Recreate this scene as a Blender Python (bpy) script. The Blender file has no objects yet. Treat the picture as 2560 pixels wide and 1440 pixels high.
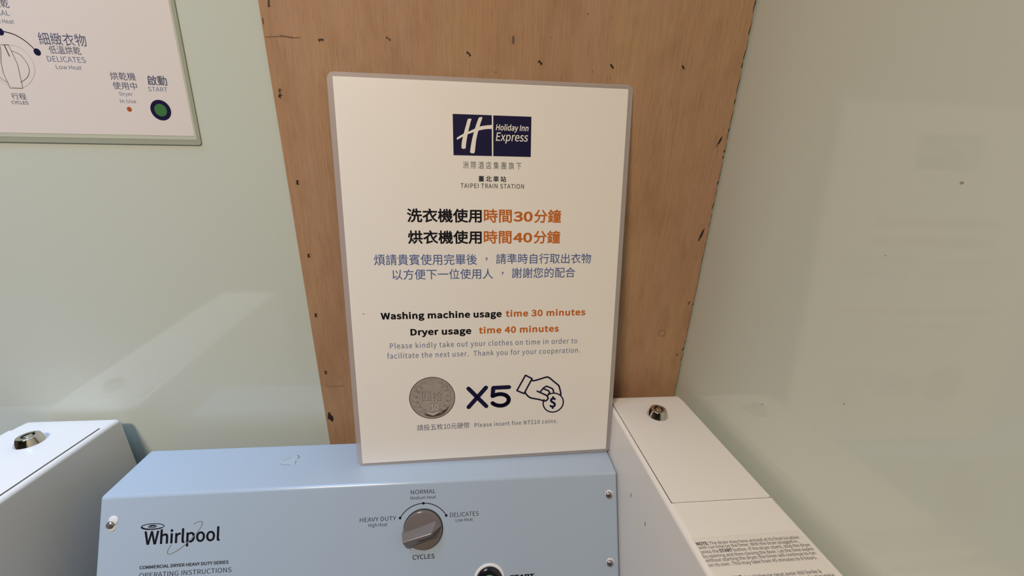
import bpy, bmesh, math, os, random
from mathutils import Vector, Matrix
from mathutils.geometry import tessellate_polygon

S = bpy.context.scene
C = S.collection
Z0 = 1.5                                   # height of the lens above the floor

# ------------------------------------------------------------------ camera
cd = bpy.data.cameras.new('camera')
cd.sensor_fit = 'HORIZONTAL'; cd.sensor_width = 36.0
cd.lens = 950.0 / 2560.0 * 36.0
cd.clip_start = 0.01; cd.clip_end = 50
cam = bpy.data.objects.new('camera', cd); C.objects.link(cam)
cam.matrix_world = Matrix(((0.995561, 0.00068, -0.094114, 0),
                           (-0.088761, 0.339307, -0.936479, 0),
                           (0.031297, 0.940676, 0.337861, Z0),
                           (0, 0, 0, 1)))
S.camera = cam

# ------------------------------------------------------------------ world, lights, exposure
w = bpy.data.worlds.new('world'); S.world = w; w.use_nodes = True
w.node_tree.nodes['Background'].inputs[0].default_value = (1.0, 0.9, 0.78, 1)
w.node_tree.nodes['Background'].inputs[1].default_value = 0.0

def area(name, loc, size, energy, color, target=None, size_y=None, spread=180):
    l = bpy.data.lights.new(name, 'AREA'); l.energy = energy; l.color = color
    l.size = size
    if size_y: l.shape = 'RECTANGLE'; l.size_y = size_y
    l.spread = math.radians(spread)
    o = bpy.data.objects.new(name, l); C.objects.link(o); o.location = loc
    t = Vector(target) if target else Vector(loc) - Vector((0, 0, 1))
    o.rotation_euler = (t - Vector(loc)).to_track_quat('-Z', 'Y').to_euler()
    return o
WARM_AT = (-0.62, -0.62, 2.55)
COOL_AT = (-0.62, 0.20, 2.55)
area('warm_lamp', WARM_AT, 0.27, 26.0, (1.0, 0.798, 0.61))
area('cool_lamp', COOL_AT, 0.35, 1.75, (0.22, 0.53, 1.0), target=(-0.60, 0.27, 1.2), spread=64)

S.view_settings.view_transform = 'Standard'
S.view_settings.look = 'None'
S.view_settings.gamma = 1.0
S.view_settings.use_curve_mapping = False
S.view_settings.exposure = 0.0
try:
    S.cycles.use_denoising = True
    S.cycles.max_bounces = 8
    S.cycles.caustics_reflective = False
    S.cycles.caustics_refractive = False
except Exception:
    pass

# ------------------------------------------------------------------ materials
def srgb(r, g, b):
    f = lambda c: (c / 255 / 12.92) if c / 255 <= 0.04045 else ((c / 255 + 0.055) / 1.055) ** 2.4
    return (f(r), f(g), f(b), 1)

def mat(name, col, rough=0.5, metal=0.0, spec=0.5, coat=0.0, bump=0.0, bscale=300, mottle=0.0, mscale=20):
    m = bpy.data.materials.new(name); m.use_nodes = True
    nt = m.node_tree; N = nt.nodes; L = nt.links
    b = N['Principled BSDF']
    b.inputs['Base Color'].default_value = (*col[:3], 1)
    b.inputs['Roughness'].default_value = rough
    b.inputs['Metallic'].default_value = metal
    b.inputs['Specular IOR Level'].default_value = spec
    b.inputs['Coat Weight'].default_value = coat
    b.inputs['Coat Roughness'].default_value = 0.05
    if mottle or bump:
        tc = N.new('ShaderNodeTexCoord')
    if mottle:
        n = N.new('ShaderNodeTexNoise'); n.inputs['Scale'].default_value = mscale; n.inputs['Detail'].default_value = 4
        L.new(tc.outputs['Object'], n.inputs['Vector'])
        r = N.new('ShaderNodeMapRange'); r.inputs[1].default_value = 0.3; r.inputs[2].default_value = 0.7
        r.inputs[3].default_value = 1 - mottle; r.inputs[4].default_value = 1 + mottle
        L.new(n.outputs['Fac'], r.inputs[0])
        v = N.new('ShaderNodeVectorMath'); v.operation = 'SCALE'; v.inputs[0].default_value = col[:3]
        L.new(r.outputs[0], v.inputs['Scale']); L.new(v.outputs[0], b.inputs['Base Color'])
    if bump:
        n2 = N.new('ShaderNodeTexNoise'); n2.inputs['Scale'].default_value = bscale; n2.inputs['Detail'].default_value = 2
        L.new(tc.outputs['Object'], n2.inputs['Vector'])
        bp = N.new('ShaderNodeBump'); bp.inputs['Strength'].default_value = bump; bp.inputs['Distance'].default_value = 0.0004
        L.new(n2.outputs['Fac'], bp.inputs['Height']); L.new(bp.outputs[0], b.inputs['Normal'])
    return m

def film_mat(name, col, opacity):
    m = mat(name, col, rough=0.35)
    nt = m.node_tree; b = nt.nodes['Principled BSDF']; out = nt.nodes['Material Output']
    t = nt.nodes.new('ShaderNodeBsdfTransparent'); mx = nt.nodes.new('ShaderNodeMixShader')
    mx.inputs[0].default_value = opacity
    nt.links.new(t.outputs[0], mx.inputs[1]); nt.links.new(b.outputs[0], mx.inputs[2])
    nt.links.new(mx.outputs[0], out.inputs['Surface'])
    return m

def wood_mat():
    m = bpy.data.materials.new('plywood_veneer'); m.use_nodes = True
    nt = m.node_tree; N = nt.nodes; L = nt.links; b = N['Principled BSDF']
    tc = N.new('ShaderNodeTexCoord')
    def noise(sx, sz, detail, rough=0.5, dist=0.0):
        mp = N.new('ShaderNodeMapping'); mp.inputs['Scale'].default_value = (sx, sx, sz)
        L.new(tc.outputs['Object'], mp.inputs[0])
        n = N.new('ShaderNodeTexNoise'); n.inputs['Scale'].default_value = 1; n.inputs['Detail'].default_value = detail
        n.inputs['Roughness'].default_value = rough; n.inputs['Distortion'].default_value = dist
        L.new(mp.outputs[0], n.inputs['Vector']); return n.outputs['Fac']
    def ramp(fac, stops):
        r = N.new('ShaderNodeValToRGB'); e = r.color_ramp.elements
        e[0].position, e[0].color = stops[0]; e[1].position, e[1].color = stops[-1]
        for p, c in stops[1:-1]:
            x = e.new(p); x.color = c
        L.new(fac, r.inputs[0]); return r.outputs[0]
    def mix(a, b2, fac, mode='MULTIPLY'):
        x = N.new('ShaderNodeMix'); x.data_type = 'RGBA'; x.blend_type = mode
        if isinstance(fac, float): x.inputs[0].default_value = fac
        else: L.new(fac, x.inputs[0])
        L.new(a, x.inputs[6])
        if isinstance(b2, tuple): x.inputs[7].default_value = b2
        else: L.new(b2, x.inputs[7])
        return x.outputs[2]
    big = ramp(noise(14, 3.5, 3, 0.5, 0.6), [(0.30, (0.39, 0.228, 0.128, 1)), (0.5, (0.445, 0.272, 0.156, 1)), (0.72, (0.475, 0.308, 0.175, 1))])
    pink = ramp(noise(22, 4, 2), [(0.45, (0, 0, 0, 1)), (0.75, (1, 1, 1, 1))])
    base = mix(big, (0.46, 0.285, 0.183, 1), pink, 'MIX')
    fine = ramp(noise(800, 22, 3, 0.65), [(0.30, (0.80, 0.78, 0.76, 1)), (0.62, (1.05, 1.05, 1.05, 1))])
    base = mix(base, fine, 0.6)
    pores = ramp(noise(1500, 60, 2, 0.55), [(0.30, (0.62, 0.54, 0.47, 1)), (0.38, (1, 1, 1, 1))])
    base = mix(base, pores, 0.6)
    blot = ramp(noise(46, 24, 3), [(0.28, (0.86, 0.82, 0.78, 1)), (0.5, (1, 1, 1, 1))])
    base = mix(base, blot, 0.7)
    L.new(base, b.inputs['Base Color'])
    b.inputs['Roughness'].default_value = 0.62; b.inputs['Specular IOR Level'].default_value = 0.3
    bp = N.new('ShaderNodeBump'); bp.inputs['Strength'].default_value = 0.25; bp.inputs['Distance'].default_value = 0.0005
    L.new(noise(600, 16, 2), bp.inputs['Height']); L.new(bp.outputs[0], b.inputs['Normal'])
    return m

M = dict(
    glass=mat('pale_green_back_painted_glass', (0.605, 0.67, 0.62), rough=0.06, spec=0.55),
    plaster=mat('plaster', (0.20, 0.18, 0.16), rough=0.8, bump=0.15, bscale=90),
    floor=mat('grey_floor_tile', (0.09, 0.082, 0.075), rough=0.35, mottle=0.12, mscale=9),
    wood=wood_mat(),
    woodedge=mat('torn_plywood_edge', (0.20, 0.115, 0.055), rough=0.8, mottle=0.4, mscale=300),
    staple=mat('dark_staple_hole', (0.022, 0.012, 0.010), rough=0.5),
    staplebrown=mat('rusty_staple', (0.10, 0.05, 0.025), rough=0.5),
    pencil=mat('pencil_mark', (0.17, 0.10, 0.065), rough=0.7),
    paper=mat('coated_paper', (0.86, 0.845, 0.82), rough=0.42, spec=0.35),
    paper2=mat('sheet_paper', (0.77, 0.735, 0.735), rough=0.42, spec=0.35),
    film=film_mat('laminate_film', (0.54, 0.515, 0.535), 0.48),
    film2=film_mat('sheet_laminate_film', (0.45, 0.49, 0.41), 0.8),
    film3=film_mat('sheet_laminate_bond', (0.60, 0.65, 0.56), 0.9),
    white_print=mat('white_print', (0.86, 0.845, 0.80), rough=0.55, spec=0.15),
    navy=mat('navy_print', (0.010, 0.009, 0.050), rough=0.55, spec=0.15),
    black=mat('black_print', (0.008, 0.008, 0.014), rough=0.55, spec=0.15),
    orange=mat('orange_print', (0.56, 0.150, 0.025), rough=0.55, spec=0.15),
    blue=mat('blue_print', (0.075, 0.135, 0.36), rough=0.55, spec=0.15),
    paleblue=mat('pale_blue_print', (0.155, 0.215, 0.36), rough=0.55, spec=0.15),
    greyblue=mat('grey_blue_print', (0.10, 0.12, 0.22), rough=0.55, spec=0.15),
    grey=mat('grey_print', (0.12, 0.125, 0.15), rough=0.55, spec=0.15),
    darkgrey=mat('dark_grey_print', (0.042, 0.046, 0.062), rough=0.55, spec=0.15),
    coin=mat('coin_grey_print', (0.35, 0.315, 0.29), rough=0.55, spec=0.15, mottle=0.12, mscale=60),
    coindark=mat('coin_dark_print', (0.085, 0.07, 0.065), rough=0.55, spec=0.15),
    coinmid=mat('coin_mid_print', (0.19, 0.165, 0.15), rough=0.55, spec=0.15),
    coinlight=mat('coin_light_print', (0.60, 0.555, 0.52), rough=0.55, spec=0.15),
    thinline=mat('thin_line_print', (0.11, 0.10, 0.10), rough=0.55, spec=0.15),
    paleline=mat('pale_line_print', (0.42, 0.40, 0.41), rough=0.55, spec=0.15),
    reddot=mat('red_dot_print', (0.45, 0.10, 0.035), rough=0.55, spec=0.15),
    greendot=mat('green_dot_print', (0.055, 0.19, 0.065), rough=0.55, spec=0.15),
    console=mat('pale_blue_grey_enamel', (0.405, 0.512, 0.645), rough=0.22, spec=0.5, bump=0.06, bscale=700),
    white_enamel=mat('white_enamel', (0.80, 0.80, 0.80), rough=0.30, spec=0.35, bump=0.05, bscale=700),
    cabinet=mat('bounce_cut_cabinet', (0.07, 0.07, 0.075), rough=0.4),  # unseen cabinets, coloured dark to cut the light bounced off their tops
    seam=mat('seam_shadow_gap', (0.05, 0.05, 0.05), rough=0.7),
    chrome=mat('chrome', (0.72, 0.69, 0.66), rough=0.09, metal=1.0),
    lockdark=mat('lock_slot', (0.012, 0.010, 0.010), rough=0.35),
    steel=mat('dull_steel', (0.40, 0.37, 0.37), rough=0.28, metal=0.9),
    plug=mat('white_plug', (0.80, 0.82, 0.84), rough=0.4),
    knob=mat('smoky_brown_plastic', (0.165, 0.145, 0.143), rough=0.2, spec=0.45, coat=0.1),
    knobline=mat('knob_line', (0.010, 0.008, 0.012), rough=0.3),
    button=mat('black_button', (0.010, 0.010, 0.016), rough=0.18, spec=0.6),
    buttongreen=mat('green_button', (0.10, 0.30, 0.14), rough=0.3),
    logo_silver=mat('silver_ink', (0.24, 0.25, 0.25), rough=0.3),
    scuff=mat('scuff', (0.42, 0.53, 0.63), rough=0.5),
    scuffdark=mat('scuff_residue', (0.16, 0.15, 0.13), rough=0.6),
    speck=mat('wall_speck', (0.32, 0.33, 0.29), rough=0.5),
    sticker=film_mat('clear_sticker', (0.78, 0.76, 0.74), 0.06),
    lampframe=mat('lamp_frame', (0.75, 0.75, 0.73), rough=0.4),
)
def emit(name, col, s):
    m = mat(name, col, rough=0.5); b = m.node_tree.nodes['Principled BSDF']
    b.inputs['Emission Color'].default_value = (*col, 1); b.inputs['Emission Strength'].default_value = s
    return m
M['warm_diffuser'] = emit('warm_diffuser', (1.0, 0.80, 0.56), 3.0)
M['cool_diffuser'] = emit('cool_diffuser', (0.62, 0.80, 1.0), 3.0)

# ------------------------------------------------------------------ object helpers
def V(x, y, z): return Vector((x, y, z + Z0))          # lens-relative to world

def thing(name, label, cat, loc, group=None):
    o = bpy.data.objects.new(name, None); C.objects.link(o)
    o.empty_display_size = 0.05; o.location = loc
    o['label'] = label; o['category'] = cat
    if group: o['group'] = group
    return o

def wloc(o):
    v = Vector(o.location)
    while o.parent: o = o.parent; v += Vector(o.location)
    return v

def obj(name, bm, m, parent=None, smooth=False, label=None, bevel=0.0, seg=3, origin=None):
    """link bm (world coordinates) as ONE mesh; its origin is put at its own centre"""
    vs = [v.co.copy() for v in bm.verts]
    if origin is None:
        lo = Vector((min(v[i] for v in vs) for i in range(3))); hi = Vector((max(v[i] for v in vs) for i in range(3)))
        origin = (lo + hi) / 2
    for v in bm.verts: v.co -= origin
    bmesh.ops.recalc_face_normals(bm, faces=bm.faces[:]) if len(bm.faces) else None
    me = bpy.data.meshes.new(name); bm.to_mesh(me); bm.free()
    if smooth:
        for p in me.polygons: p.use_smooth = True
    mats = m if isinstance(m, list) else [m]
    for k in mats: me.materials.append(k)
    o = bpy.data.objects.new(name, me); C.objects.link(o)
    o.location = origin
    if parent:
        o.parent = parent; o.location = origin - wloc(parent)
    if label: o['label'] = label
    if bevel:
        b = o.modifiers.new('bevel', 'BEVEL'); b.width = bevel; b.segments = seg; b.limit_method = 'ANGLE'
        b.angle_limit = math.radians(20); b.harden_normals = False
        for p in me.polygons: p.use_smooth = True
        wn = o.modifiers.new('wn', 'WEIGHTED_NORMAL'); wn.keep_sharp = False
    return o

def box(lo, hi, bm=None):
    bm = bm or bmesh.new()
    lo = Vector(lo); hi = Vector(hi)
    vs = [bm.verts.new((x, y, z)) for x in (lo.x, hi.x) for y in (lo.y, hi.y) for z in (lo.z, hi.z)]
    for f in ((0, 1, 3, 2), (4, 6, 7, 5), (0, 4, 5, 1), (2, 3, 7, 6), (0, 2, 6, 4), (1, 5, 7, 3)):
        bm.faces.new([vs[i] for i in f])
    return bm

class Frame:
    def __init__(s, o, ex, ey):
        s.o = Vector(o); s.ex = Vector(ex); s.ey = Vector(ey); s.n = s.ex.cross(s.ey).normalized()
    def __call__(s, a, b, c=0.0):
        return s.o + s.ex * (a / 1000) + s.ey * (b / 1000) + s.n * (c / 1000)

def prism(bm, fr, pts, c0, c1):
    """closed outline in frame millimetres, extruded from c0 to c1 (concave allowed)"""
    tris = tessellate_polygon([[Vector((p[0], p[1], 0)) for p in pts]])
    top = [bm.verts.new(fr(p[0], p[1], c1)) for p in pts]
    bot = [bm.verts.new(fr(p[0], p[1], c0)) for p in pts]
    for t in tris:
        try: bm.faces.new([top[i] for i in t]); bm.faces.new([bot[i] for i in reversed(t)])
        except ValueError: pass
    n = len(pts)
    for i in range(n):
        try: bm.faces.new([top[i], top[(i + 1) % n], bot[(i + 1) % n], bot[i]])
        except ValueError: pass
    return bm

def sheet(bm, fr, pts, c):
    tris = tessellate_polygon([[Vector((p[0], p[1], 0)) for p in pts]])
    vs = [bm.verts.new(fr(p[0], p[1], c)) for p in pts]
    for t in tris:
        try: bm.faces.new([vs[i] for i in t])
        except ValueError: pass
    return bm

def smooth_loop(pts, k=6):
    out = []; n = len(pts)
    for i in range(n):
        p0, p1, p2, p3 = pts[i - 1], pts[i], pts[(i + 1) % n], pts[(i + 2) % n]
        for j in range(k):
            t = j / k
            out.append(tuple(0.5 * (2 * p1[d] + (p2[d] - p0[d]) * t + (2 * p0[d] - 5 * p1[d] + 4 * p2[d] - p3[d]) * t * t
                       + (3 * p1[d] - p0[d] - 3 * p2[d] + p3[d]) * t ** 3) for d in (0, 1)))
    return out

def smooth_line(pts, k=6):
    out = []; n = len(pts)
    for i in range(n - 1):
        p0, p1, p2, p3 = pts[max(i - 1, 0)], pts[i], pts[i + 1], pts[min(i + 2, n - 1)]
        for j in range(k):
            t = j / k
            out.append(tuple(0.5 * (2 * p1[d] + (p2[d] - p0[d]) * t + (2 * p0[d] - 5 * p1[d] + 4 * p2[d] - p3[d]) * t * t
                       + (3 * p1[d] - p0[d] - 3 * p2[d] + p3[d]) * t ** 3) for d in (0, 1)))
    out.append(tuple(pts[-1])); return out

def disc(bm, fr, cx, cy, r, c, ry=None, n=40):
    ry = ry or r
    return sheet(bm, fr, [(cx + r * math.cos(2 * math.pi * i / n), cy + ry * math.sin(2 * math.pi * i / n)) for i in range(n)], c)

def ring(bm, fr, cx, cy, r0, r1, c, n=56, a0=0.0, a1=360.0):
    full = abs(a1 - a0 - 360) < 1e-6
    A = [math.radians(a0 + (a1 - a0) * i / n) for i in range(n + 1)]
    inn = [bm.verts.new(fr(cx + r0 * math.cos(a), cy + r0 * math.sin(a), c)) for a in A[:-1 if full else None]]
    out = [bm.verts.new(fr(cx + r1 * math.cos(a), cy + r1 * math.sin(a), c)) for a in A[:-1 if full else None]]
    m = len(inn)
    for i in range(m if full else m - 1):
        j = (i + 1) % m; bm.faces.new([inn[i], out[i], out[j], inn[j]])
    return bm

def stroke(bm, fr, pts, wd, c, closed=False, cap=True):
    """a printed line: mitred ribbon, round joints"""
    n = len(pts)
    for i in range(n if closed else n - 1):
        a = Vector(pts[i]); b = Vector(pts[(i + 1) % n]); d = b - a
        if d.length < 1e-6: continue
        q = Vector((-d.y, d.x)).normalized() * (wd / 2)
        vs = [bm.verts.new(fr(p.x, p.y, c + 0.0004 * (i % 3))) for p in (a - q, b - q, b + q, a + q)]
        bm.faces.new(vs)
    if cap:
        for i, p in enumerate(pts): disc(bm, fr, p[0], p[1], wd / 2, c + 0.0015, n=12)
    return bm

def lathe(bm, fr, cx, cy, prof, n=48, cap_top=True):
    rings = []
    for r, c in prof:
        rings.append([bm.verts.new(fr(cx + r * math.cos(2 * math.pi * i / n), cy + r * math.sin(2 * math.pi * i / n), c)) for i in range(n)])
    for a, b in zip(rings, rings[1:]):
        for i in range(n): bm.faces.new([a[i], a[(i + 1) % n], b[(i + 1) % n], b[i]])
    if cap_top: bm.faces.new(rings[-1])
    return bm

# ---- lettering: Blender's own bundled typefaces; glyphs become flat printed meshes
FDIR = os.path.join(bpy.utils.system_resource('DATAFILES'), 'fonts')
FONTS = {}
def font(key):
    if key not in FONTS:
        try: FONTS[key] = bpy.data.fonts.load(os.path.join(FDIR, {'noto': 'Noto Sans CJK Regular.woff2'}[key]))
        except Exception: FONTS[key] = None
    return FONTS[key]
def glyphs(body, key='noto', bold=0.0, shear=0.0, space=1.0, res=4):
    c = bpy.data.curves.new('glyphs', 'FONT'); c.body = body
    f = font(key)
    if f: c.font = f
    c.resolution_u = res; c.shear = shear; c.space_character = space
    c.fill_mode = 'FRONT'
    o = bpy.data.objects.new('glyphs', c); C.objects.link(o)
    dg = bpy.context.evaluated_depsgraph_get(); dg.update()
    me = bpy.data.meshes.new_from_object(o.evaluated_get(dg))
    vs = [(v.co.x, v.co.y) for v in me.vertices]; fs = [tuple(p.vertices) for p in me.polygons]
    bpy.data.objects.remove(o); bpy.data.curves.remove(c); bpy.data.meshes.remove(me)
    return vs, fs

def embolden(bold, key):
    # heavier strokes: the glyph is printed again shifted by up to bold * capital height in every direction
    if bold <= 0: return [(0.0, 0.0)]
    d = bold * capheight(key); n = 12 if bold > 0.03 else 8
    return [(d * math.cos(2 * math.pi * i / n), d * math.sin(2 * math.pi * i / n)) for i in range(n)] + ([(0.0, 0.0)] if bold > 0.05 else [])
CAPS = {}
def capheight(key):
    if key not in CAPS:
        CAPS[key] = 1.0
        vs, _ = glyphs('H', key); CAPS[key] = max(v[1] for v in vs)
    return CAPS[key]
def put(bm, fr, vs, fs, fx, fy, c, stamps):
    for k, (dx, dy) in enumerate(stamps):
        nv = [bm.verts.new(fr(fx(x + dx), fy(y + dy), c + 0.004 * k)) for x, y in vs]
        for f in fs:
            try: bm.faces.new([nv[i] for i in f])
            except ValueError: pass
def extent(vs, d):
    return min(v[0] for v in vs) - d, max(v[0] for v in vs) + d, min(v[1] for v in vs) - d, max(v[1] for v in vs) + d
def write_ink(bm, fr, body, x0, x1, y0, y1, c=0.08, bold=0.0, key='noto', **k):
    """text whose inked area fills x0..x1, y0..y1 (mm in the frame)"""
    vs, fs = glyphs(body, key=key, **k); st = embolden(bold, key)
    ax, bx, ay, by = extent(vs, max(bold, 0) * capheight(key))
    put(bm, fr, vs, fs, lambda x: x0 + (x - ax) / (bx - ax) * (x1 - x0), lambda y: y0 + (y - ay) / (by - ay) * (y1 - y0), c, st)
def write_line(bm, fr, body, x0, x1, base, cap, c=0.08, key='noto', bold=0.0, **k):
    """text on a baseline with a given capital height, its ink running x0..x1"""
    vs, fs = glyphs(body, key=key, **k); d = bold * capheight(key); st = embolden(bold, key)
    sy = cap / (capheight(key) + 2 * d); ax, bx, _, _ = extent(vs, d)
    put(bm, fr, vs, fs, lambda x: x0 + (x - ax) / (bx - ax) * (x1 - x0), lambda y: base + (y + d) * sy, c, st)
def write_rich(bm, fr, segs, x0, x1, base, cap, c=0.25, key='noto'):
    sy = cap / capheight(key); gap = 0.30 * capheight(key); pos = 0; items = []
    for body, bold in segs:
        vs, fs = glyphs(body, key=key); d = bold * capheight(key); ax, bx, _, _ = extent(vs, d)
        items.append((vs, fs, pos - ax, bold)); pos += bx - ax + gap
    tot = pos - gap
    for vs, fs, off, bold in items:
        put(bm, fr, vs, fs, lambda x: x0 + (x + off) / tot * (x1 - x0), lambda y: base + y * sy, c, embolden(bold, key))
def ink(name, m, parent, fr, body, x0, x1, y0, y1, label=None, **k):
    b = bmesh.new(); write_ink(b, fr, body, x0, x1, y0, y1, **k); return obj(name, b, m, parent, label=label)
def line(name, m, parent, fr, body, x0, x1, base, cap, label=None, **k):
    b = bmesh.new(); write_line(b, fr, body, x0, x1, base, cap, **k); return obj(name, b, m, parent, label=label)

# ================================================================== THE ROOM
XR, YB = 0.2835, 0.438           # faces of the side glass and of the back glass
XL, YF, ZC = -2.8, -3.2, 2.6
def struct(name, bm, m, **k):
    o = obj(name, bm, m, **k); o['kind'] = 'structure'; return o
struct('floor', box((XL, YF, -0.05), (XR, 0.4415, 0.0)), M['floor'])
struct('ceiling', box((XL, YF, ZC), (XR, 0.4415, ZC + 0.05)), M['plaster'])
wb = struct('wall_back', box((XL, 0.4415, -0.05), (XR + 0.06, 0.50, ZC + 0.05)), M['plaster'])
gb = obj('glass_panel', box((XL, YB, 0.0), (-0.1990, 0.4414, ZC)), M['glass'], wb, label='pale green glossy back-painted glass')
wr = struct('wall_right', box((XR, YF, -0.05), (XR + 0.06, 0.4414, ZC + 0.05)), M['glass'])
struct('wall_left', box((XL - 0.06, YF, -0.05), (XL, 0.4414, ZC + 0.05)), M['plaster'])
struct('wall_front', box((XL - 0.06, YF - 0.06, -0.05), (XR + 0.06, YF, ZC + 0.05)), M['plaster'])
# small marks on the side glass
RW = Frame((XR, 0, Z0), (0, 1, 0), (0, 0, 1))
RW.n = Vector((-1, 0, 0))
for y, z, r in ((206, -9, 1.0), (222.2, -175.8, 0.7), (236.8, -212.9, 0.5), (293, -229, 0.9), (424.6, -247.1, 0.5), (232, -60, 0.5)):
    obj('speck', disc(bmesh.new(), RW, y, z, r, 0.15, ry=r * 0.8, n=14), M['speck'], wr)

# ------------------------------------------------------------------ ceiling lamps
def lamp(name, label, at, sx, sy, dm):
    t = thing(name, label, 'light', (at[0], at[1], ZC))
    b = bmesh.new(); x, y = at[0], at[1]
    box((x - sx / 2 - .03, y - sy / 2 - .03, 2.585), (x - sx / 2, y + sy / 2 + .03, ZC), b)
    box((x + sx / 2, y - sy / 2 - .03, 2.585), (x + sx / 2 + .03, y + sy / 2 + .03, ZC), b)
    box((x - sx / 2, y - sy / 2 - .03, 2.585), (x + sx / 2, y - sy / 2, ZC), b)
    box((x - sx / 2, y + sy / 2, 2.585), (x + sx / 2, y + sy / 2 + .03, ZC), b)
    obj('frame', b, M['lampframe'], t)
    obj('diffuser', box((x - sx / 2, y - sy / 2, 2.59), (x + sx / 2, y + sy / 2, 2.598)), dm, t)
lamp('ceiling_light', 'square warm white ceiling light in front of the machines', WARM_AT, 0.27, 0.27, M['warm_diffuser'])
lamp('ceiling_light', 'square cool white ceiling light above the laundry machine', COOL_AT, 0.35, 0.35, M['cool_diffuser'])

# ================================================================== PLYWOOD BOARD
PLY = Frame((0, 0.4355, Z0), (1, 0, 0), (0, 0, 1))      # front face, mm from the lens axis
ply = thing('plywood_board', 'bare brown plywood board with staple holes, fixed behind the laminated notice', 'board', V(0.04, 0.4385, -0.55))
rnd = random.Random(4)
left = [(-198.4, -545), (-198.4, 700)]
right = []
z = 700.0
while z > -545:
    j = rnd.random() ** 3 * 1.6
    right.append((281.4 - j - (0.8 if rnd.random() < .1 else 0), z)); z -= rnd.uniform(1.5, 7)
right.append((281.2, -545))
bm = prism(bmesh.new(), PLY, left + right, -5.8, 0)
obj('board', bm, M['wood'], ply)
def staple(x, zz, ang, ln=5.0, wd=1.1, m='staple', legs=True):
    b = bmesh.new(); a = math.radians(ang); d = (math.cos(a), math.sin(a)); q = (-d[1], d[0])
    P = lambda s, t: (x + d[0] * s + q[0] * t, zz + d[1] * s + q[1] * t)
    h = ln / 2
    prism(b, PLY, [P(-h, -wd / 2), P(0, -wd * .62), P(h, -wd * .4), P(h, wd * .45), P(0.3 * h, wd * .6), P(-h, wd / 2)], 0.0, 0.25)
    if legs:
        for s in (-.75, .55):
            prism(b, PLY, [P(s * h, -wd * 1.6), P(s * h + .5, -wd * 1.5), P(s * h + .7, 0), P(s * h - .2, 0)], 0.0, 0.2)
    obj('staple', b, M[m], ply)
for a in ((-189.2, 122.6, 78, 9), (-147.1, 94.6, 8, 5, 1.2), (-84.0, 98.9, -30, 5, 1.0, 'staplebrown'), (-7.0, 90.0, -42, 5, 1.2),
          (-192.0, 49.5, 60, 3.4, 1.3, 'staplebrown'), (-192.6, 44.8, 60, 3.6, 1.5), (65.0, 85.8, -38, 5, 1.4), (139.7, 85.8, -45, 5.2, 1.6, 'staple', False), (216.2, 88.7, -55, 4.2, 1.5, 'staple', False),
          (-188.7, -37.9, 86, 4.6, 1.4), (-188.8, -118.0, 84, 4.4, 1.5), (-191.1, -191.5, 82, 4.6, 1.5), (-189.9, -270.6, 84, 5.2, 1.5),
          (275.2, -177.7, 70, 5, 1.0, 'staplebrown'), (273.1, -254.4, 80, 4, 0.8, 'staplebrown'), (-197, 107, 85, 5, 0.7, 'staplebrown', False)):
    staple(*a)
def nick(pts):
    b = bmesh.new(); prism(b, PLY, pts, 0.0, 0.15); obj('nick', b, M['staple'], ply)
nick([(269.6, 12), (271.0, 16), (272.6, 20.5), (275, 24), (274.6, 19.5), (273.0, 15.8), (271.6, 15.2), (270.6, 12.5)])
nick([(271.0, -95), (271.8, -90), (273.5, -84), (276, -80), (275.6, -86), (274.4, -91), (272.8, -93), (272.2, -97)])
nick([(-196, -338), (-194, -331), (-192.2, -331.5), (-191, -336), (-189.2, -338), (-188.8, -343), (-191, -347), (-193, -344), (-195.5, -342)])
for grp in (([(-197, 94.0), (-188, 95.0), (-180, 95.2), (-173.8, 94.6), (-166, 95.3)], [(-184, 96.2), (-172, 95.0)]), ([(-193, -289.5), (-184, -291.8), (-177, -291.8), (-169.9, -290.8)],)):
    b = bmesh.new()
    for q in grp: stroke(b, PLY, q, 0.7, 0.08)
    obj('pencil_mark', b, M['pencil'], ply)
for x, zz, r, ry in ((36.8, 103.9, 1.6, 4.0), (20, 75, .7, 1.0), (110, 130, .7, .9), (75, 108, .6, .6), (135, 128, .5, .5), (120, 80, .4, 1.1), (139, 75, .4, 1)):
    obj('knot', disc(bmesh.new(), PLY, x, zz, r, 0.06, ry=ry, n=14), M['pencil'], ply)
obj('knot', ring(bmesh.new(), PLY, 246.3, -221.2, 4.2, 4.9, 0.06, n=24), M['pencil'], ply, label='faint round ring mark')

# ================================================================== LAMINATED NOTICE
SG = Frame(V(-0.1377585, 0.4277855, 0.0630638), (0.99982881, 0.01692362, 0.00747931), (-0.009900, 0.147814, 0.988964))
no = thing('laminated_notice', 'large white laminated notice with dark blue logo, leaning upright on the dryer console', 'sign', SG(148, -424, -1))
def rrect(x0, y0, x1, y1, r, n=8):
    out = []
    for cx, cy, a in ((x1 - r, y1 - r, 0), (x0 + r, y1 - r, 90), (x0 + r, y0 + r, 180), (x1 - r, y0 + r, 270)):
        for i in range(n + 1):
            t = math.radians(a + 90 * i / n); out.append((cx + r * math.cos(t), cy + r * math.sin(t)))
    return out
obj('laminate_film', prism(bmesh.new(), SG, rrect(-5.6, -424.2, 302.2, 4.3, 7), -0.95, -0.35), M['film'], no, label='hazy clear laminate margin')
obj('paper', prism(bmesh.new(), SG, [(0, 0), (0, -420), (297, -420), (297, 0)], -0.33, 0.0), M['paper'], no)
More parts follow.
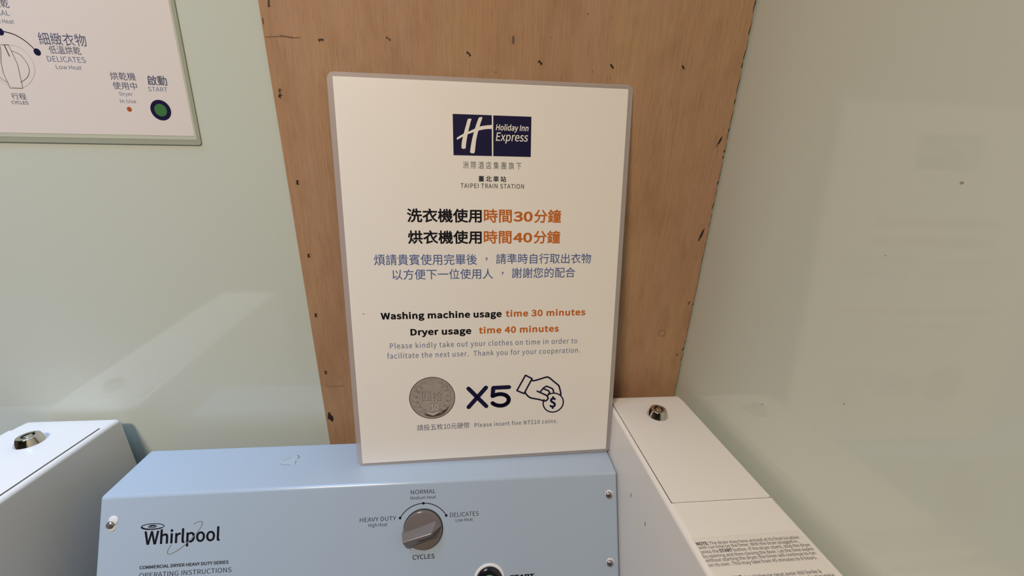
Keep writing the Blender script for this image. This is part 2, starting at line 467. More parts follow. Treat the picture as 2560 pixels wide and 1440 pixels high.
# logo block
lg = prism(bmesh.new(), SG, [(114.0, -30.3), (114.0, -70.1), (153.6, -70.1), (153.6, -30.3)], 0.02, 0.12)
prism(lg, SG, [(155.1, -30.4), (155.1, -70.1), (194.6, -70.1), (194.6, -30.4)], 0.02, 0.12)
logo = obj('hotel_logo', lg, M['navy'], no, label='dark blue two-panel logo block')
b = bmesh.new()
HL = [(129.0, -35.3), (130.6, -34.4), (132.8, -34.7), (131.8, -37.9), (128.9, -48.9), (127.0, -59.0), (126.6, -62.6), (125.4, -63.5), (123.7, -63.6), (122.3, -62.2), (123.0, -55.9), (124.9, -48.5), (126.9, -41.9)]
HR = [(139.7, -34.6), (141.0, -32.8), (143.8, -32.6), (143.3, -34.9), (140.4, -43.3), (137.6, -54.0), (136.0, -65.5), (135.2, -67.5), (134.0, -67.9), (131.6, -67.4), (131.2, -65.2), (133.3, -54.1), (136.5, -43.1)]
HC = [(117.5, -54.2), (118.5, -52.6), (123.3, -49.7), (128.9, -47.2), (136.1, -43.8), (140.1, -41.9), (146.5, -40.5), (153.7, -39.7), (153.7, -43.5), (147.2, -43.9), (139.6, -45.6), (133.7, -47.6), (128.9, -49.4), (123.3, -52.1), (118.3, -54.9)]
sheet(b, SG, smooth_loop(HL), 0.2); sheet(b, SG, smooth_loop(HR), 0.21)
k = smooth_line(HC[:8]) + smooth_line(HC[8:])
sheet(b, SG, k, 0.22)
obj('logo_letter', b, M['white_print'], logo, label='white handwritten letter H')
b = bmesh.new()
write_ink(b, SG, 'Holiday Inn', 157.7, 191.8, -46.4, -38.4, 0.2, bold=0.03, shear=0.17)
write_ink(b, SG, 'Express', 157.7, 191.5, -57.4, -46.7, 0.2, bold=0.012, shear=0.17)
obj('logo_lettering', b, M['white_print'], logo, label='white lettering Holiday Inn Express')
b = bmesh.new(); write_ink(b, SG, '洲際酒店集團旗下', 123.5, 184.8, -83.2, -75.8, space=1.2)
obj('group_name', b, M['grey'], no, label='grey line of Chinese characters under the logo')
b = bmesh.new(); write_ink(b, SG, '臺 北 車 站', 139.5, 168.7, -96.1, -90.1, bold=0.03)
write_line(b, SG, 'TAIPEI TRAIN STATION', 120.8, 187.8, -102.65, 4.6, bold=0.012, space=1.06)
obj('station_name', b, M['darkgrey'], no)
B1 = 0.032
ink('black_heading', M['black'], no, SG, '洗衣機使用', 64.2, 142.6, -138.8, -124.2, bold=B1, label='bold black washing machine heading')
ink('black_heading', M['black'], no, SG, '烘衣機使用', 64.2, 142.4, -161.5, -147.0, bold=B1, label='bold black dryer heading')
line('black_heading', M['black'], no, SG, 'Washing machine usage', 31.2, 164.3, -244.35, 7.7, key='noto', bold=0.06, space=1.03)
line('black_heading', M['black'], no, SG, 'Dryer usage', 62.2, 129.8, -263.55, 7.7, key='noto', bold=0.06, space=1.03)
def timeline(n, x0, x1, y0, y1):
    wd = x1 - x0; hh = y1 - y0; b = bmesh.new()
    write_ink(b, SG, '時間', x0, x0 + wd * 0.358, y0, y1, bold=0.026)
    write_ink(b, SG, n, x0 + wd * 0.378, x0 + wd * 0.627, y0 + hh * 0.09, y0 + hh * 0.83, bold=0.045, key='noto')
    write_ink(b, SG, '分鐘', x0 + wd * 0.645, x1, y0, y1, bold=0.026)
    obj('orange_heading', b, M['orange'], no, label='orange %s minute limit' % n)
timeline('30', 144.8, 229.5, -138.7, -124.1); timeline('40', 144.6, 229.3, -161.3, -146.8)
line('orange_heading', M['orange'], no, SG, 'time 30 minutes', 168.9, 261.9, -244.3, 7.6, key='noto', bold=0.05, space=1.04)
line('orange_heading', M['orange'], no, SG, 'time 40 minutes', 138.4, 231.1, -263.45, 7.7, key='noto', bold=0.05, space=1.04)
def request(a, b_, y, ax, bx, cx, cx1, dx, ex, ya, yb_):
    m_ = bmesh.new(); write_ink(m_, SG, a, ax, bx, *ya, bold=0.006); write_ink(m_, SG, '，', cx, cx1, y, y + 3.6); write_ink(m_, SG, b_, dx, ex, *yb_, bold=0.006)
    obj('blue_request', m_, M['blue'], no)
request('煩請貴賓使用完畢後', '請準時自行取出衣物', -179.9, 27.7, 137.2, 146.2, 148.6, 157.9, 265.5, (-184.3, -172.3), (-183.6, -172.1))
request('以方便下一位使用人', '謝謝您的配合', -195.9, 45.9, 154.6, 163.9, 166.2, 175.6, 247.8, (-200.2, -188.6), (-199.6, -187.9))
line('pale_request', M['paleblue'], no, SG, 'Please kindly take out your clothes on time in order to', 39.2, 253.8, -278.3, 6.2, key='noto', space=1.06, bold=0.008)
line('pale_request', M['paleblue'], no, SG, 'facilitate the next user.  Thank you for your cooperation.', 35.5, 257.6, -290.05, 6.2, key='noto', space=1.06, bold=0.008)
# coin picture
b = disc(bmesh.new(), SG, 83.6, -340.2, 26.3, 0.1, n=64)
coin = obj('coin_picture', b, M['coin'], no, label='grey picture of a ten dollar coin')
b = bmesh.new(); ring(b, SG, 83.6, -340.2, 25.5, 26.3, 0.16, n=64)
crescent = [(71.5, -356.5), (76, -359.5), (80, -361), (83.6, -362.5), (87.5, -361), (93, -357.8), (99.0, -354.2), (102.5, -352), (99.0, -358), (93.5, -362), (87, -363.8), (82, -364), (76, -362.2)]
sheet(b, SG, smooth_loop(crescent, 4), 0.16)
bb_ = bmesh.new()
write_ink(bb_, SG, '圓', 72.7, 82.7, -344.2, -332.1, 0.2, bold=-0.01); write_ink(bb_, SG, '拾', 84.8, 95.6, -344.8, -332.7, 0.2, bold=-0.005)
write_ink(bb_, SG, '10', 80.4, 88.8, -355.0, -347.2, 0.2)
obj('coin_figures', bb_, M['coinmid'], coin)
hl = bmesh.new()
write_ink(hl, SG, '圓', 73.2, 83.2, -344.7, -332.6, 0.18); write_ink(hl, SG, '拾', 85.3, 96.1, -345.3, -333.2, 0.18); write_ink(hl, SG, '10', 81.0, 89.6, -355.7, -347.9, 0.18, bold=0.03)
sheet(hl, SG, [(77, -359.2), (83.6, -362.2), (91, -358.4), (88.5, -358.2), (83.6, -360.4), (79, -358.6)], 0.2)
rr = random.Random(9)
for s in (-1, 1):
    for i in range(7):
        a = math.radians(270 + s * (28 + i * 21)); rad = 19.3
        cx, cy = 83.6 + rad * math.cos(a), -340.0 + rad * math.sin(a)
        for q in range(5):
            t = a + math.radians(72 * q + 17 * i); px, py = cx + 1.5 * math.cos(t), cy + 1.5 * math.sin(t)
            pet = [(px + 1.05 * math.cos(u), py + 1.05 * math.sin(u)) for u in [math.radians(40 * v) for v in range(9)]]
            stroke(b, SG, [pet[j] for j in range(5)], 0.28, 0.2, cap=False)
            stroke(hl, SG, [pet[j] for j in range(4, 9)], 0.35, 0.2, cap=False)
        if i < 6:
            a2 = a + s * math.radians(10)
            stroke(b, SG, [(83.6 + 20.5 * math.cos(a2), -340 + 20.5 * math.sin(a2)), (83.6 + 23.2 * math.cos(a2 + s * .12), -340 + 23.2 * math.sin(a2 + s * .12))], 0.35, 0.2, cap=False)
            stroke(b, SG, [(83.6 + 17.2 * math.cos(a), -340 + 17.2 * math.sin(a)), (83.6 + 17.6 * math.cos(a2), -340 + 17.6 * math.sin(a2))], 0.4, 0.2, cap=False)
obj('coin_relief', b, M['coindark'], coin); obj('coin_highlight', hl, M['coinlight'], coin)
# x5 and the hand
b = bmesh.new()
stroke(b, SG, [(125.6, -330.2), (146.2, -353.6)], 5.0, 0.2); stroke(b, SG, [(146.0, -329.8), (125.4, -353.8)], 5.0, 0.2)
five = [(173.2, -330.4), (154.6, -330.6), (153.8, -341.0)]
stroke(b, SG, five, 5.0, 0.2)
stroke(b, SG, smooth_line([(153.8, -341.0), (158.2, -339.4), (163.5, -338.9), (169.5, -340.8), (172.9, -345.2), (171.8, -350.2), (167.0, -353.4), (161.0, -353.6), (156.0, -351.8), (153.8, -350.0)]), 5.0, 0.2)
obj('multiplier_text', b, M['navy'], no, label='bold navy lettering X5')
b = bmesh.new(); W = 1.9
stroke(b, SG, [(192.7, -316.2), (200.7, -320.8), (191.3, -339.6), (182.7, -335.3)], W, 0.2, closed=True)
stroke(b, SG, smooth_line([(200.0, -322.7), (202.7, -323.5), (209.0, -322.1), (216.2, -320.0), (218.9, -319.6), (221.6, -320.7), (227.2, -325.7), (232.9, -330.8), (234.4, -334.3), (236.2, -341.7), (235.9, -343.6)]), W, 0.2)
stroke(b, SG, smooth_line([(192.4, -337.7), (194.9, -341.7), (199.1, -345.3), (204.1, -346.7), (209.6, -348.0), (215.1, -350.0), (217.9, -350.2), (220.1, -348.3), (220.5, -345.9), (218.6, -343.3), (214.0, -340.7), (207.1, -337.1)]), W, 0.2)
stroke(b, SG, [(211.4, -337.6), (214.7, -333.4), (218.3, -331.2), (224.8, -334.2), (226.6, -336.2), (227.4, -340.4)], W, 0.2)
stroke(b, SG, [(215.4, -334.6), (220.7, -337.1), (222.4, -339.6), (220.6, -342.4)], W, 0.2)
ring(b, SG, 227.2, -353.1, 11.6, 13.2, 0.2, n=60, a0=-205, a1=128)
write_ink(b, SG, '$', 222.6, 230.6, -361.2, -344.6, 0.2, bold=0.06, key='noto')
obj('hand_icon', b, M['navy'], no, label='navy outline of a hand holding a coin')
b = bmesh.new()
write_ink(b, SG, '請投五枚10元硬幣', 64.8, 126.2, -381.2, -373.4)
write_line(b, SG, 'Please insert five NT$10 coins.', 132.1, 232.9, -380.2, 5.2, key='noto', bold=0.008, space=1.06)
obj('coin_instruction', b, M['greyblue'], no)
b = disc(bmesh.new(), SG, 13.3, -237.6, 1.6, 0.1, ry=0.6, n=12); obj('smudge', b, M['paleline'], no)

# ================================================================== INSTRUCTION SHEET (top left)
PO = Frame(V(-0.2807, 0.4366, 0.0046), (1, 0, 0.016), (0.0385, 0, 1))
ins = thing('instruction_sheet', 'white laminated instruction sheet with dial drawing, stuck on the green back glass', 'sign', PO(-160, -7, 0))
obj('laminate_film', prism(bmesh.new(), PO, rrect(-330, -8.4, 4.6, 262, 3.0), -1.0, -0.25), M['film2'], ins, label='grey green laminate margin')
obj('bonded_film', prism(bmesh.new(), PO, rrect(-326, -3.6, 1.6, 258, 1.5), -0.24, -0.14), M['film3'], ins, label='paler band of film around the paper')
obj('paper', prism(bmesh.new(), PO, [(-324, 0), (0, 0), (0, 255), (-324, 255)], -0.12, 0.0), M['paper2'], ins)
PF = Frame(V(0, 0.4364, 0), (1, 0, 0.012), (0.03, 0, 1))      # printing, measured from the lens axis
PF.o = V(0, 0.43678, 0)
def pxy(x, zz):                                               # wall x,z (mm) into the sheet's printing frame
    b_ = (zz - 0.012 * x) / (1 - 0.012 * 0.03); return x - 0.03 * b_, b_
class PrintFrame(Frame):
    pass
def pwrite(bm, body, x0, x1, y0, y1, ink=True, **k):
    xm = (x0 + x1) / 2
    a, b_ = pxy(x0, y0); a1, b1 = pxy(x1, y0); t = pxy(xm, y1)[1]; bb = pxy(xm, y0)[1]
    if ink: write_ink(bm, PF, body, a, a1, bb, t, **k)
    else: write_line(bm, PF, body, a, a1, bb, t - bb, **k)
def psheet(name, m, *a, **k):
    b = bmesh.new(); pwrite(b, *a, c=0.25, **k); obj(name, b, M[m], ins)
psheet('chinese_text', 'greyblue', '細緻衣物', -394.3, -355.0, 78.1, 88.1); psheet('chinese_text', 'greyblue', '低溫烘乾', -388.5, -362.1, 71.3, 77.8)
psheet('chinese_text', 'greyblue', '烘乾機', -343.2, -321.2, 52.0, 58.8); psheet('chinese_text', 'greyblue', '使用中', -343.2, -322.0, 44.1, 50.5); psheet('chinese_text', 'greyblue', '啟動', -311.7, -294.3, 48.9, 57.3, bold=0.015)
psheet('chinese_text', 'greyblue', '行程', -433.8, -421.5, 31.6, 37.0); psheet('chinese_text', 'greyblue', 'CYCLES', -435.7, -421.6, 27.6, 30.3, ink=False, key='noto', bold=0.01)
psheet('chinese_text', 'greyblue', '中溫烘乾', -435.0, -408.8, 105.0, 111.4)
psheet('chinese_text', 'greyblue', '一般衣物', -441, -402, 112.8, 122.6)
psheet('english_text', 'paleblue', 'NORMAL', -434.5, -410.8, 99.1, 103.0, ink=False, key='noto'); psheet('english_text', 'paleblue', 'Medium Heat', -436.5, -409.4, 93.1, 96.3, ink=False, key='noto')
psheet('english_text', 'paleblue', 'DELICATES', -392.5, -360.4, 64.9, 69.4, ink=False, key='noto'); psheet('english_text', 'paleblue', 'Low Heat', -387.3, -365.7, 59.0, 62.4, ink=False, key='noto')
psheet('english_text', 'paleblue', 'Dryer', -339.2, -327.9, 38.8, 41.8, ink=False, key='noto'); psheet('english_text', 'paleblue', 'In Use', -340.6, -326.5, 32.5, 35.6, ink=False, key='noto')
psheet('english_text', 'paleblue', 'START', -312.8, -295.6, 43.7, 47.4, ink=False, key='noto')
b = bmesh.new()
A = [pxy(*p) for p in ((-450, 79), (-437, 85.6), (-423.5, 86.9), (-414.1, 85.3), (-407.5, 81.7), (-402.8, 77.2), (-398.8, 71.9))]
stroke(b, PF, smooth_line(A), 0.75, 0.25)
for p in ((-423.5, 86.5), (-398.8, 71.9)): disc(b, PF, *pxy(*p), 2.9, 0.3, n=24)
obj('cycle_arc', b, M['navy'], ins)
b = bmesh.new()
stroke(b, PF, smooth_loop([pxy(*p) for p in ((-424, 76.6), (-410.3, 73.6), (-405.2, 61), (-410.6, 49.4), (-422.7, 41.6), (-436, 45), (-444, 59), (-437, 72))]), 0.25, 0.25, closed=True, cap=False)
dial = obj('dial_drawing', b, M['paleline'], ins, label='line drawing of the cycle knob')
b = bmesh.new()
stroke(b, PF, smooth_line([pxy(*p) for p in ((-420.0, 71.8), (-413.8, 69.0), (-410.6, 62.2), (-411.0, 55.9), (-415.0, 50.3), (-421.6, 46.2))]), 0.42, 0.25)
stroke(b, PF, smooth_line([pxy(*p) for p in ((-431, 69), (-438, 63), (-440, 55), (-437.2, 49.3), (-432.2, 45.4))]), 0.42, 0.25)
stroke(b, PF, [pxy(*p) for p in ((-427.8, 76.2), (-420.7, 76.3), (-419.7, 68.7), (-418.8, 61.0), (-420.2, 51.8), (-421.6, 41.2), (-432.4, 41.0), (-432.6, 44.0), (-433.4, 53.2), (-432.0, 62.2), (-428.8, 70.8))], 0.42, 0.25, closed=True)
stroke(b, PF, [pxy(-424.0, 75.6), pxy(-423.2, 67.5)], 0.9, 0.25)
obj('dial_outline', b, M['thinline'], dial)
b = disc(bmesh.new(), PF, *pxy(-334.4, 26.9), 2.2, 0.25, n=24); obj('indicator_dot', b, M['reddot'], ins, label='small red dot')
b = disc(bmesh.new(), PF, *pxy(-306.2, 27.2), 9.2, 0.25, n=48); bt = obj('start_symbol', b, M['navy'], ins, label='black ring of the start symbol')
b = disc(bmesh.new(), PF, *pxy(-306.2, 27.2), 5.6, 0.35, n=40); obj('start_disc', b, M['greendot'], bt, label='green disc')

# ================================================================== DRYER
CX0, CX1 = -0.3945, 0.1672
DT = 0.95                                             # top of the cabinets
dr = thing('clothes_dryer', 'pale blue grey dryer console with a smoky cycle knob, carrying the laminated notice', 'dryer', (-0.06, 0.08, 0.0))
obj('cabinet', box((-0.397, -0.30, 0.0), (0.279, 0.405, DT)), M['cabinet'], dr, bevel=0.008)
TH = math.radians(24)
FC = Frame(V(0, 0.3386, -0.3560), (1, 0, 0), (0, math.sin(TH), math.cos(TH)))    # console face, mm from the top fold
yb, zb = FC(0, -196)[1], FC(0, -196)[2]
prof = [(0.4058, DT), (0.4058, Z0 - 0.3560), (0.3386, Z0 - 0.3560), (yb, zb), (yb, DT)]
bm = bmesh.new()
l = [bm.verts.new((CX0, y, z)) for y, z in prof]; r = [bm.verts.new((CX1, y, z)) for y, z in prof]
bm.faces.new(l); bm.faces.new(list(reversed(r)))
for i in range(len(prof)): bm.faces.new([l[i], l[(i + 1) % 5], r[(i + 1) % 5], r[i]])
con = obj('control_console', bm, M['console'], dr, bevel=0.0032, seg=5)
# brand lettering
b = bmesh.new()
write_line(b, FC, 'Whirlpool', -349.1, -274.1, -51.0, 13.8, 0.12, bold=0.028)
def ellipse(cx, cy, a, bb, rot, t0, t1, n=60):
    c_, s_ = math.cos(math.radians(rot)), math.sin(math.radians(rot)); out = []
    for i in range(n + 1):
        t = math.radians(t0 + (t1 - t0) * i / n); x, y = a * math.cos(t), bb * math.sin(t); out.append((cx + x * c_ - y * s_, cy + x * s_ + y * c_))
    return out
stroke(b, FC, ellipse(-341.5, -32.8, 11.2, 3.0, 0, -15, 250), 0.75, 0.12)
stroke(b, FC, ellipse(-341.0, -32.9, 10.6, 2.5, 0, 180, 330), 1.1, 0.12)
sp = [(-341.2 + (1.2 + i * .055) * math.cos(i * .24) * 1.25, -32.6 + (1.2 + i * .055) * math.sin(i * .24) * .42) for i in range(44)]
stroke(b, FC, sp, 0.75, 0.13)
obj('brand_lettering', b, M['black'], con, label='black brand lettering with swirl')
b = bmesh.new()
stroke(b, FC, ellipse(-309.0, -45.9, 22.3, 5.6, 43.5, 130, 408), 0.8, 0.16)
obj('brand_ring', b, M['logo_silver'], con, label='thin silver ring across the lettering')
b = bmesh.new()
line('panel_lettering', M['darkgrey'], con, FC, 'COMMERCIAL DRYER HEAVY DUTY SERIES', -351.9, -264.2, -75.2, 3.3, c=0.12, bold=0.045)
line('panel_lettering', M['darkgrey'], con, FC, 'OPERATING INSTRUCTIONS', -351.7, -260.9, -83.9, 4.8, c=0.12)
for body, x0, x1, base, cap, bd in (('NORMAL', -73.7, -45.9, -13.2, 4.5, .0), ('Medium Heat', -74.0, -45.6, -19.0, 3.4, 0), ('HEAVY DUTY', -128.8, -89.4, -40.3, 4.5, 0),
        ('High Heat', -119.4, -99.0, -46.0, 3.5, 0), ('DELICATES', -29.7, 2.8, -40.3, 4.7, 0), ('Low Heat', -23.2, -3.9, -45.7, 3.4, 0), ('CYCLES', -70.9, -46.7, -83.8, 4.9, .02)):
    line('panel_lettering', M['darkgrey'], con, FC, body, x0, x1, base, cap, c=0.12, bold=bd)
b = bmesh.new(); write_line(b, FC, 'START', 37.6, 66.4, -112.3, 4.6, 0.12, bold=0.07); obj('start_lettering', b, M['black'], con)
b = bmesh.new(); kc = (-59.5, -53.3)
ring(b, FC, kc[0], kc[1], 29.3, 30.15, 0.12, n=60, a0=30.5, a1=149.5)
for a in (30.5, 90, 149.5): disc(b, FC, kc[0] + 29.7 * math.cos(math.radians(a)), kc[1] + 29.7 * math.sin(math.radians(a)), 1.45, 0.16, n=20)
obj('cycle_arc', b, M['black'], con)
# knob
kx, ky = -59.4, -51.6
kb = lathe(bmesh.new(), FC, kx, ky, [(20.6, 0.1), (21.2, 0.8), (21.2, 2.6), (20.6, 3.6), (19.6, 4.0)], n=72)
knob = obj('cycle_knob', kb, M['knob'], dr, smooth=True, label='smoky brown plastic cycle knob')
KF = Frame(FC(kx, ky), (FC.ex * math.cos(math.radians(17)) + FC.ey * math.sin(math.radians(17))), (FC.ey * math.cos(math.radians(17)) - FC.ex * math.sin(math.radians(17))))
bm = bmesh.new()
FOOT = [(-21.6, -12.0), (13.6, -11.6), (20.6, -1.5), (17.2, 5.6), (-22.2, 5.6)]
CREST = [(-21.2, -1.4), (9.4, -3.3), (10.6, -1.6), (-21.2, 0.2)]
HF, HC_ = 4.6, 13.2
L0 = [bm.verts.new(KF(a, b_, 0.5)) for a, b_ in FOOT]
L1 = [bm.verts.new(KF(a, b_, HF)) for a, b_ in FOOT]
T = [bm.verts.new(KF(a, b_, HC_)) for a, b_ in CREST]
for i in range(5): bm.faces.new([L0[i], L0[(i + 1) % 5], L1[(i + 1) % 5], L1[i]])
bm.faces.new(list(reversed(L0)))
for f in ((L1[0], L1[1], T[1], T[0]), (L1[1], L1[2], T[2], T[1]), (L1[2], L1[3], T[2]), (L1[3], L1[4], T[3], T[2]), (L1[4], L1[0], T[0], T[3]), tuple(T)): bm.faces.new(f)
obj('grip', bm, M['knob'], knob, bevel=0.0006, seg=3)
bm = bmesh.new()
def mixp(p, q, t): return tuple(p[k] + (q[k] - p[k]) * t for k in range(3))
def strip(p, q, wd, up):
    P_, Q_ = KF(*p), KF(*q); d = (Q_ - P_).normalized(); s_ = d.cross(up).normalized() * (wd / 2000); h = up * 0.0006
    bm.faces.new([bm.verts.new(x) for x in (P_ - s_ + h, Q_ - s_ + h, Q_ + s_ + h, P_ + s_ + h)])
def normal(a, b_, c):
    A_, B_, C_ = KF(*a), KF(*b_), KF(*c); n_ = (B_ - A_).cross(C_ - A_).normalized(); return n_ if n_.dot(KF.n) > 0 else -n_
f0, f1, f2 = (-21.6, -12.0, HF), (13.6, -11.6, HF), (20.6, -1.5, HF); c0, c1 = (-21.2, -1.4, HC_), (9.4, -3.3, HC_)
n1 = normal(f0, f1, c1); n2 = normal(f1, f2, c1)
e0 = mixp(mixp(f0, f1, .47), mixp(c0, c1, .47), .60); e1 = mixp(f1, c1, .60)
strip(e0, e1, 1.25, n1); strip(e1, mixp(e1, f2, .97), 1.15, n2)
obj('pointer_line', bm, M['knobline'], knob, label='black pointer line')
b = ring(bmesh.new(), FC, kx, ky + 0.3, 20.5, 22.0, 0.1, n=64); obj('knob_gap', b, M['seam'], knob)
# start button
b = lathe(bmesh.new(), FC, 14.7, -110.7, [(17.6, 0.05), (17.6, 0.8), (17.0, 1.2), (14.9, 1.2)], n=56, cap_top=False)
sb = obj('start_button', b, M['plug'], dr, smooth=True, label='black push button with a white collar and green centre')
b = lathe(bmesh.new(), FC, 14.7, -110.7, [(14.9, 0.2), (14.9, 3.0), (13.8, 4.6), (9.0, 5.2), (7.8, 4.6)], n=56, cap_top=False); obj('button_rim', b, M['button'], sb, smooth=True, label='glossy black rim')
b = lathe(bmesh.new(), FC, 14.7, -110.7, [(7.8, 0.2), (7.8, 4.9), (7.2, 5.3), (4, 5.6)], n=40); obj('button_cap', b, M['buttongreen'], sb, smooth=True, label='green button centre')
# screws and their white washers
def screw(u, v, plugs, slot=True):
    for (pu, pv, pr) in plugs:
        obj('washer', lathe(bmesh.new(), FC, pu, pv, [(pr, 0.05), (pr, 0.35), (pr - .3, 0.5)], n=28), M['plug'], dr, smooth=True, label='white washer')
    s_ = obj('screw', lathe(bmesh.new(), FC, u, v, [(3.6, 0.1), (3.9, 0.9), (3.4, 1.9), (2.2, 2.6), (1.3, 2.75)], n=28), M['steel'], dr, smooth=True, label='dull steel screw')
    if not slot: return
    b = bmesh.new()
    for a in (20, 110):
        c_, n_ = math.cos(math.radians(a)), math.sin(math.radians(a))
        sheet(b, FC, [(u + c_ * 1.6 - n_ * .4, v + n_ * 1.6 + c_ * .4), (u + c_ * 1.6 + n_ * .4, v + n_ * 1.6 - c_ * .4), (u - c_ * 1.6 + n_ * .4, v - n_ * 1.6 - c_ * .4), (u - c_ * 1.6 - n_ * .4, v - n_ * 1.6 + c_ * .4)], 2.9)
    obj('screw_slot', b, M['lockdark'], s_)
screw(-382.2, -28.6, ((-380.0, -24.2, 4.6), (-381.2, -31.6, 3.6)), slot=False)
screw(156.4, -25.2, ((156.8, -24.2, 4.6),)); screw(155.6, -102.0, ((155.9, -101.0, 4.5),))
# adhesive residue on the console top
TP = Frame(V(0, 0, -0.3560), (1, 0, 0), (0, 1, 0))
b = sheet(bmesh.new(), TP, smooth_loop([(-231.5, 375.5), (-228.5, 380), (-222, 385), (-215.5, 387.2), (-213.6, 382.8), (-215.8, 379), (-213, 373.5), (-219, 371.6), (-226, 372.6)]), 0.08)
res = obj('glue_residue', b, M['scuff'], con, label='patch of dried glue residue')
b = bmesh.new(); stroke(b, TP, [(-216.2, 386.8), (-213.8, 385.4), (-213.4, 382.5), (-214.6, 382.9)], 0.9, 0.12); stroke(b, TP, [(-214.4, 378), (-213.4, 373.5)], 0.6, 0.12); stroke(b, TP, [(-230.5, 374.6), (-226.5, 372.8), (-219, 372.4)], 0.45, 0.12); stroke(b, TP, [(-229, 379.5), (-222, 384.6)], 0.4, 0.12)
obj('residue_edge', b, M['scuffdark'], res)

# ================================================================== NEIGHBOURING MACHINE
DROP = 0.0242                                         # this machine stands a little lower
wm = thing('laundry_machine', 'white laundry machine carrying the coin box below the instruction sheet', 'washing machine', (-0.745, 0.08, 0.0))
obj('cabinet', box((-1.09, -0.30, 0.0), (-0.4120, 0.430, DT - DROP)), M['cabinet'], wm, bevel=0.008)
bm = bmesh.new()
l = [bm.verts.new((-1.08, y, z - DROP)) for y, z in prof]; r = [bm.verts.new((-0.5440, y, z - DROP)) for y, z in prof]
bm.faces.new(l); bm.faces.new(list(reversed(r)))
for i in range(5): bm.faces.new([l[i], l[(i + 1) % 5], r[(i + 1) % 5], r[i]])
obj('control_console', bm, M['console'], wm, bevel=0.0032, seg=5)

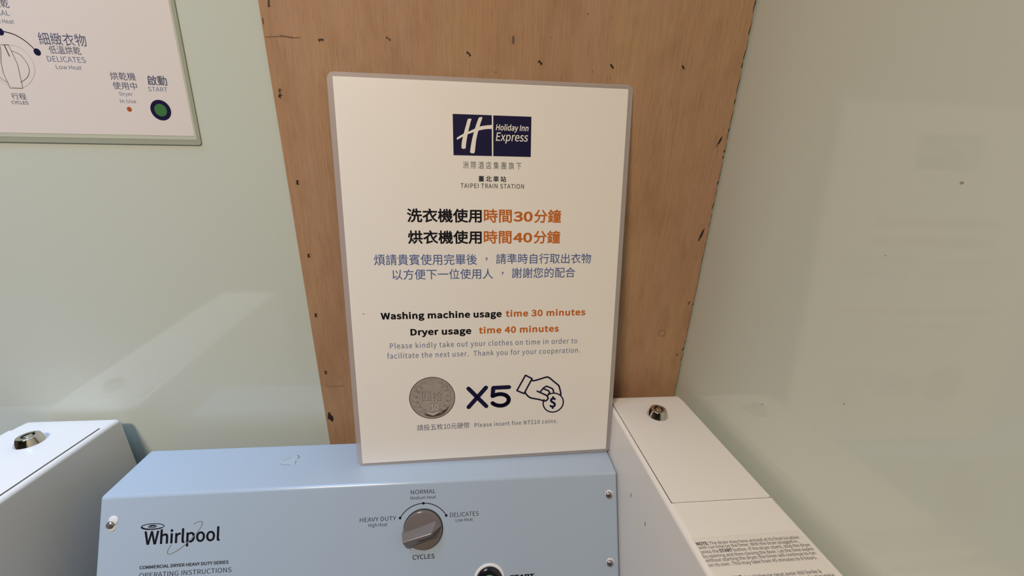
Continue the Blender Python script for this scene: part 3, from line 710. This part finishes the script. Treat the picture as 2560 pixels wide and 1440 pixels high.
# ================================================================== COIN BOXES
SL = 0.058
TZ = lambda y: Z0 - 0.297 + (0.380 - y) * SL                      # height of the sloping top at depth y
def coin_box(label, x0, x1, lid, lock, back=0.4085, gap=0.55, drop=0.0):
    t = thing('coin_box', label, 'coin box', ((x0 + x1) / 2, 0.23, DT + 0.0012 - drop), 'coin boxes on the machines')
    DB = DT + 0.0012 - drop; TD = lambda y: TZ(y) - drop
    pr = [(back, DB), (back, TD(back) - .0012), (back - 0.015, TD(back - 0.015)), (0.06, TD(0.06)), (0.03, TD(0.06) - 0.03), (0.03, DB)]
    bm = bmesh.new()
    l = [bm.verts.new((x0, y, z)) for y, z in pr]; r = [bm.verts.new((x1, y, z)) for y, z in pr]
    bm.faces.new(l); bm.faces.new(list(reversed(r)))
    n = len(pr)
    for i in range(n): bm.faces.new([l[i], l[(i + 1) % n], r[(i + 1) % n], r[i]])
    obj('housing', bm, M['white_enamel'], t, bevel=0.0048, seg=6)
    MF = Frame((0, 0.380, Z0 - 0.297 - drop), (1, 0, 0), Vector((0, 1, -SL)).normalized())   # b = depth - 380 mm
    lx0, lx1, ly0, ly1 = lid
    b = prism(bmesh.new(), MF, [(lx0 - gap, ly0 - .2 - 380), (lx1 + gap * .8, ly0 - .2 - 380), (lx1 + gap * .8, ly1 - 380), (lx0 - gap, ly1 - 380)], 0.02, 0.1)
    obj('lid_gap', b, M['seam'], t)
    b = prism(bmesh.new(), MF, rrect(lx0, ly0 - 380, lx1, ly1 - 380, 1.2, 4), 0.12, 1.1)
    obj('lid', b, M['white_enamel'], t, bevel=0.0004, seg=2)
    cx, cy = lock; cy -= 380
    lk = obj('lock', lathe(bmesh.new(), MF, cx, cy, [(12.4, 1.1), (12.2, 1.6), (9.6, 8.4), (9.2, 9.0), (8.6, 9.3), (5.4, 9.4)], n=56, cap_top=False), M['chrome'], t, smooth=True, label='round chrome key lock')
    obj('keyway', lathe(bmesh.new(), MF, cx, cy, [(5.5, 9.25), (5.3, 8.0), (3.7, 8.0)], n=40, cap_top=False), M['lockdark'], lk, smooth=True, label='black ring keyway')
    obj('core', lathe(bmesh.new(), MF, cx, cy, [(3.75, 7.6), (3.7, 8.8), (3.2, 9.1), (1.5, 9.2)], n=32), M['chrome'], lk, smooth=True)
    b = prism(bmesh.new(), MF, [(cx - 1.0, cy + 4.6), (cx + 1.0, cy + 4.6), (cx + 1.0, cy + 7.0), (cx - 1.0, cy + 7.0)], 9.2, 9.4); obj('key_notch', b, M['lockdark'], lk)
    return t, MF
cb, MF = coin_box('white coin box with round lock and printed note, beside the green side glass', 0.1685, 0.2705, (172.6, 266.0, 238.0, 391.5), (219.3, 364.0))
b = bmesh.new()
NB = 0.045
lines = [([('NOTE:', NB), ('The dryer may have arrived at its final location', 0)], 172.5, 259.7, 197.5), ([('with run time on the timer. With the dryer plugged in,', 0)], 172.6, 256.3, 194.3),
         ([('press the', 0), ('START', NB), ('button. If the dryer starts, stop the dryer', 0)], 172.4, 263.8, 190.8), ([('by opening and then closing the door. Let the time expire', 0)], 172.1, 263.2, 187.3),
         ([('without starting the dryer; the timer will continue to run', 0)], 172.1, 261.8, 184.0), ([('on its own. This may take from 45 minutes to 8 hours.', 0)], 172.2, 259.6, 180.5),
         ([('REMARQUE :', NB), ('La sécheuse peut avoir été livrée à', 0)], 172.2, 253.5, 170.3), ([('son emplacement final avec du temps sur la minuterie.', 0)], 172.2, 262, 166.9)]
for segs, x0, x1, base in lines: write_rich(b, MF, segs, x0, x1, base - 380, 2.5, 0.20)
st = obj('note_sticker', prism(bmesh.new(), MF, [(171.0, 160 - 380), (264.6, 160 - 380), (264.6, 204.6 - 380), (171.0, 204.2 - 380)], 0.05, 0.15), M['sticker'], cb, label='clear sticker with a printed note')
obj('note_text', b, M['darkgrey'], st, label='small black printed note')
SF = Frame(V(0.1685, 0, 0), (0, -1, 0), (0, 0, 1)); SF.n = Vector((-1, 0, 0))
for y, z in ((300.7, -349.2), (264.4, -346.7)):
    b = sheet(bmesh.new(), SF, smooth_loop([(-y - .6, z + 3), (-y + .5, z + 1), (-y + .6, z - 2), (-y - .1, z - 3.2), (-y - .8, z - .5)], 4), 0.1); obj('scratch', b, M['scuffdark'], cb)
coin_box('white coin box with round lock and long dark lid seam, below the instruction sheet', -0.5405, -0.4365, (-537.5, -442.4, 120.0, 407.0), (-493.5, 385.0), back=0.4285, gap=1.1, drop=DROP)
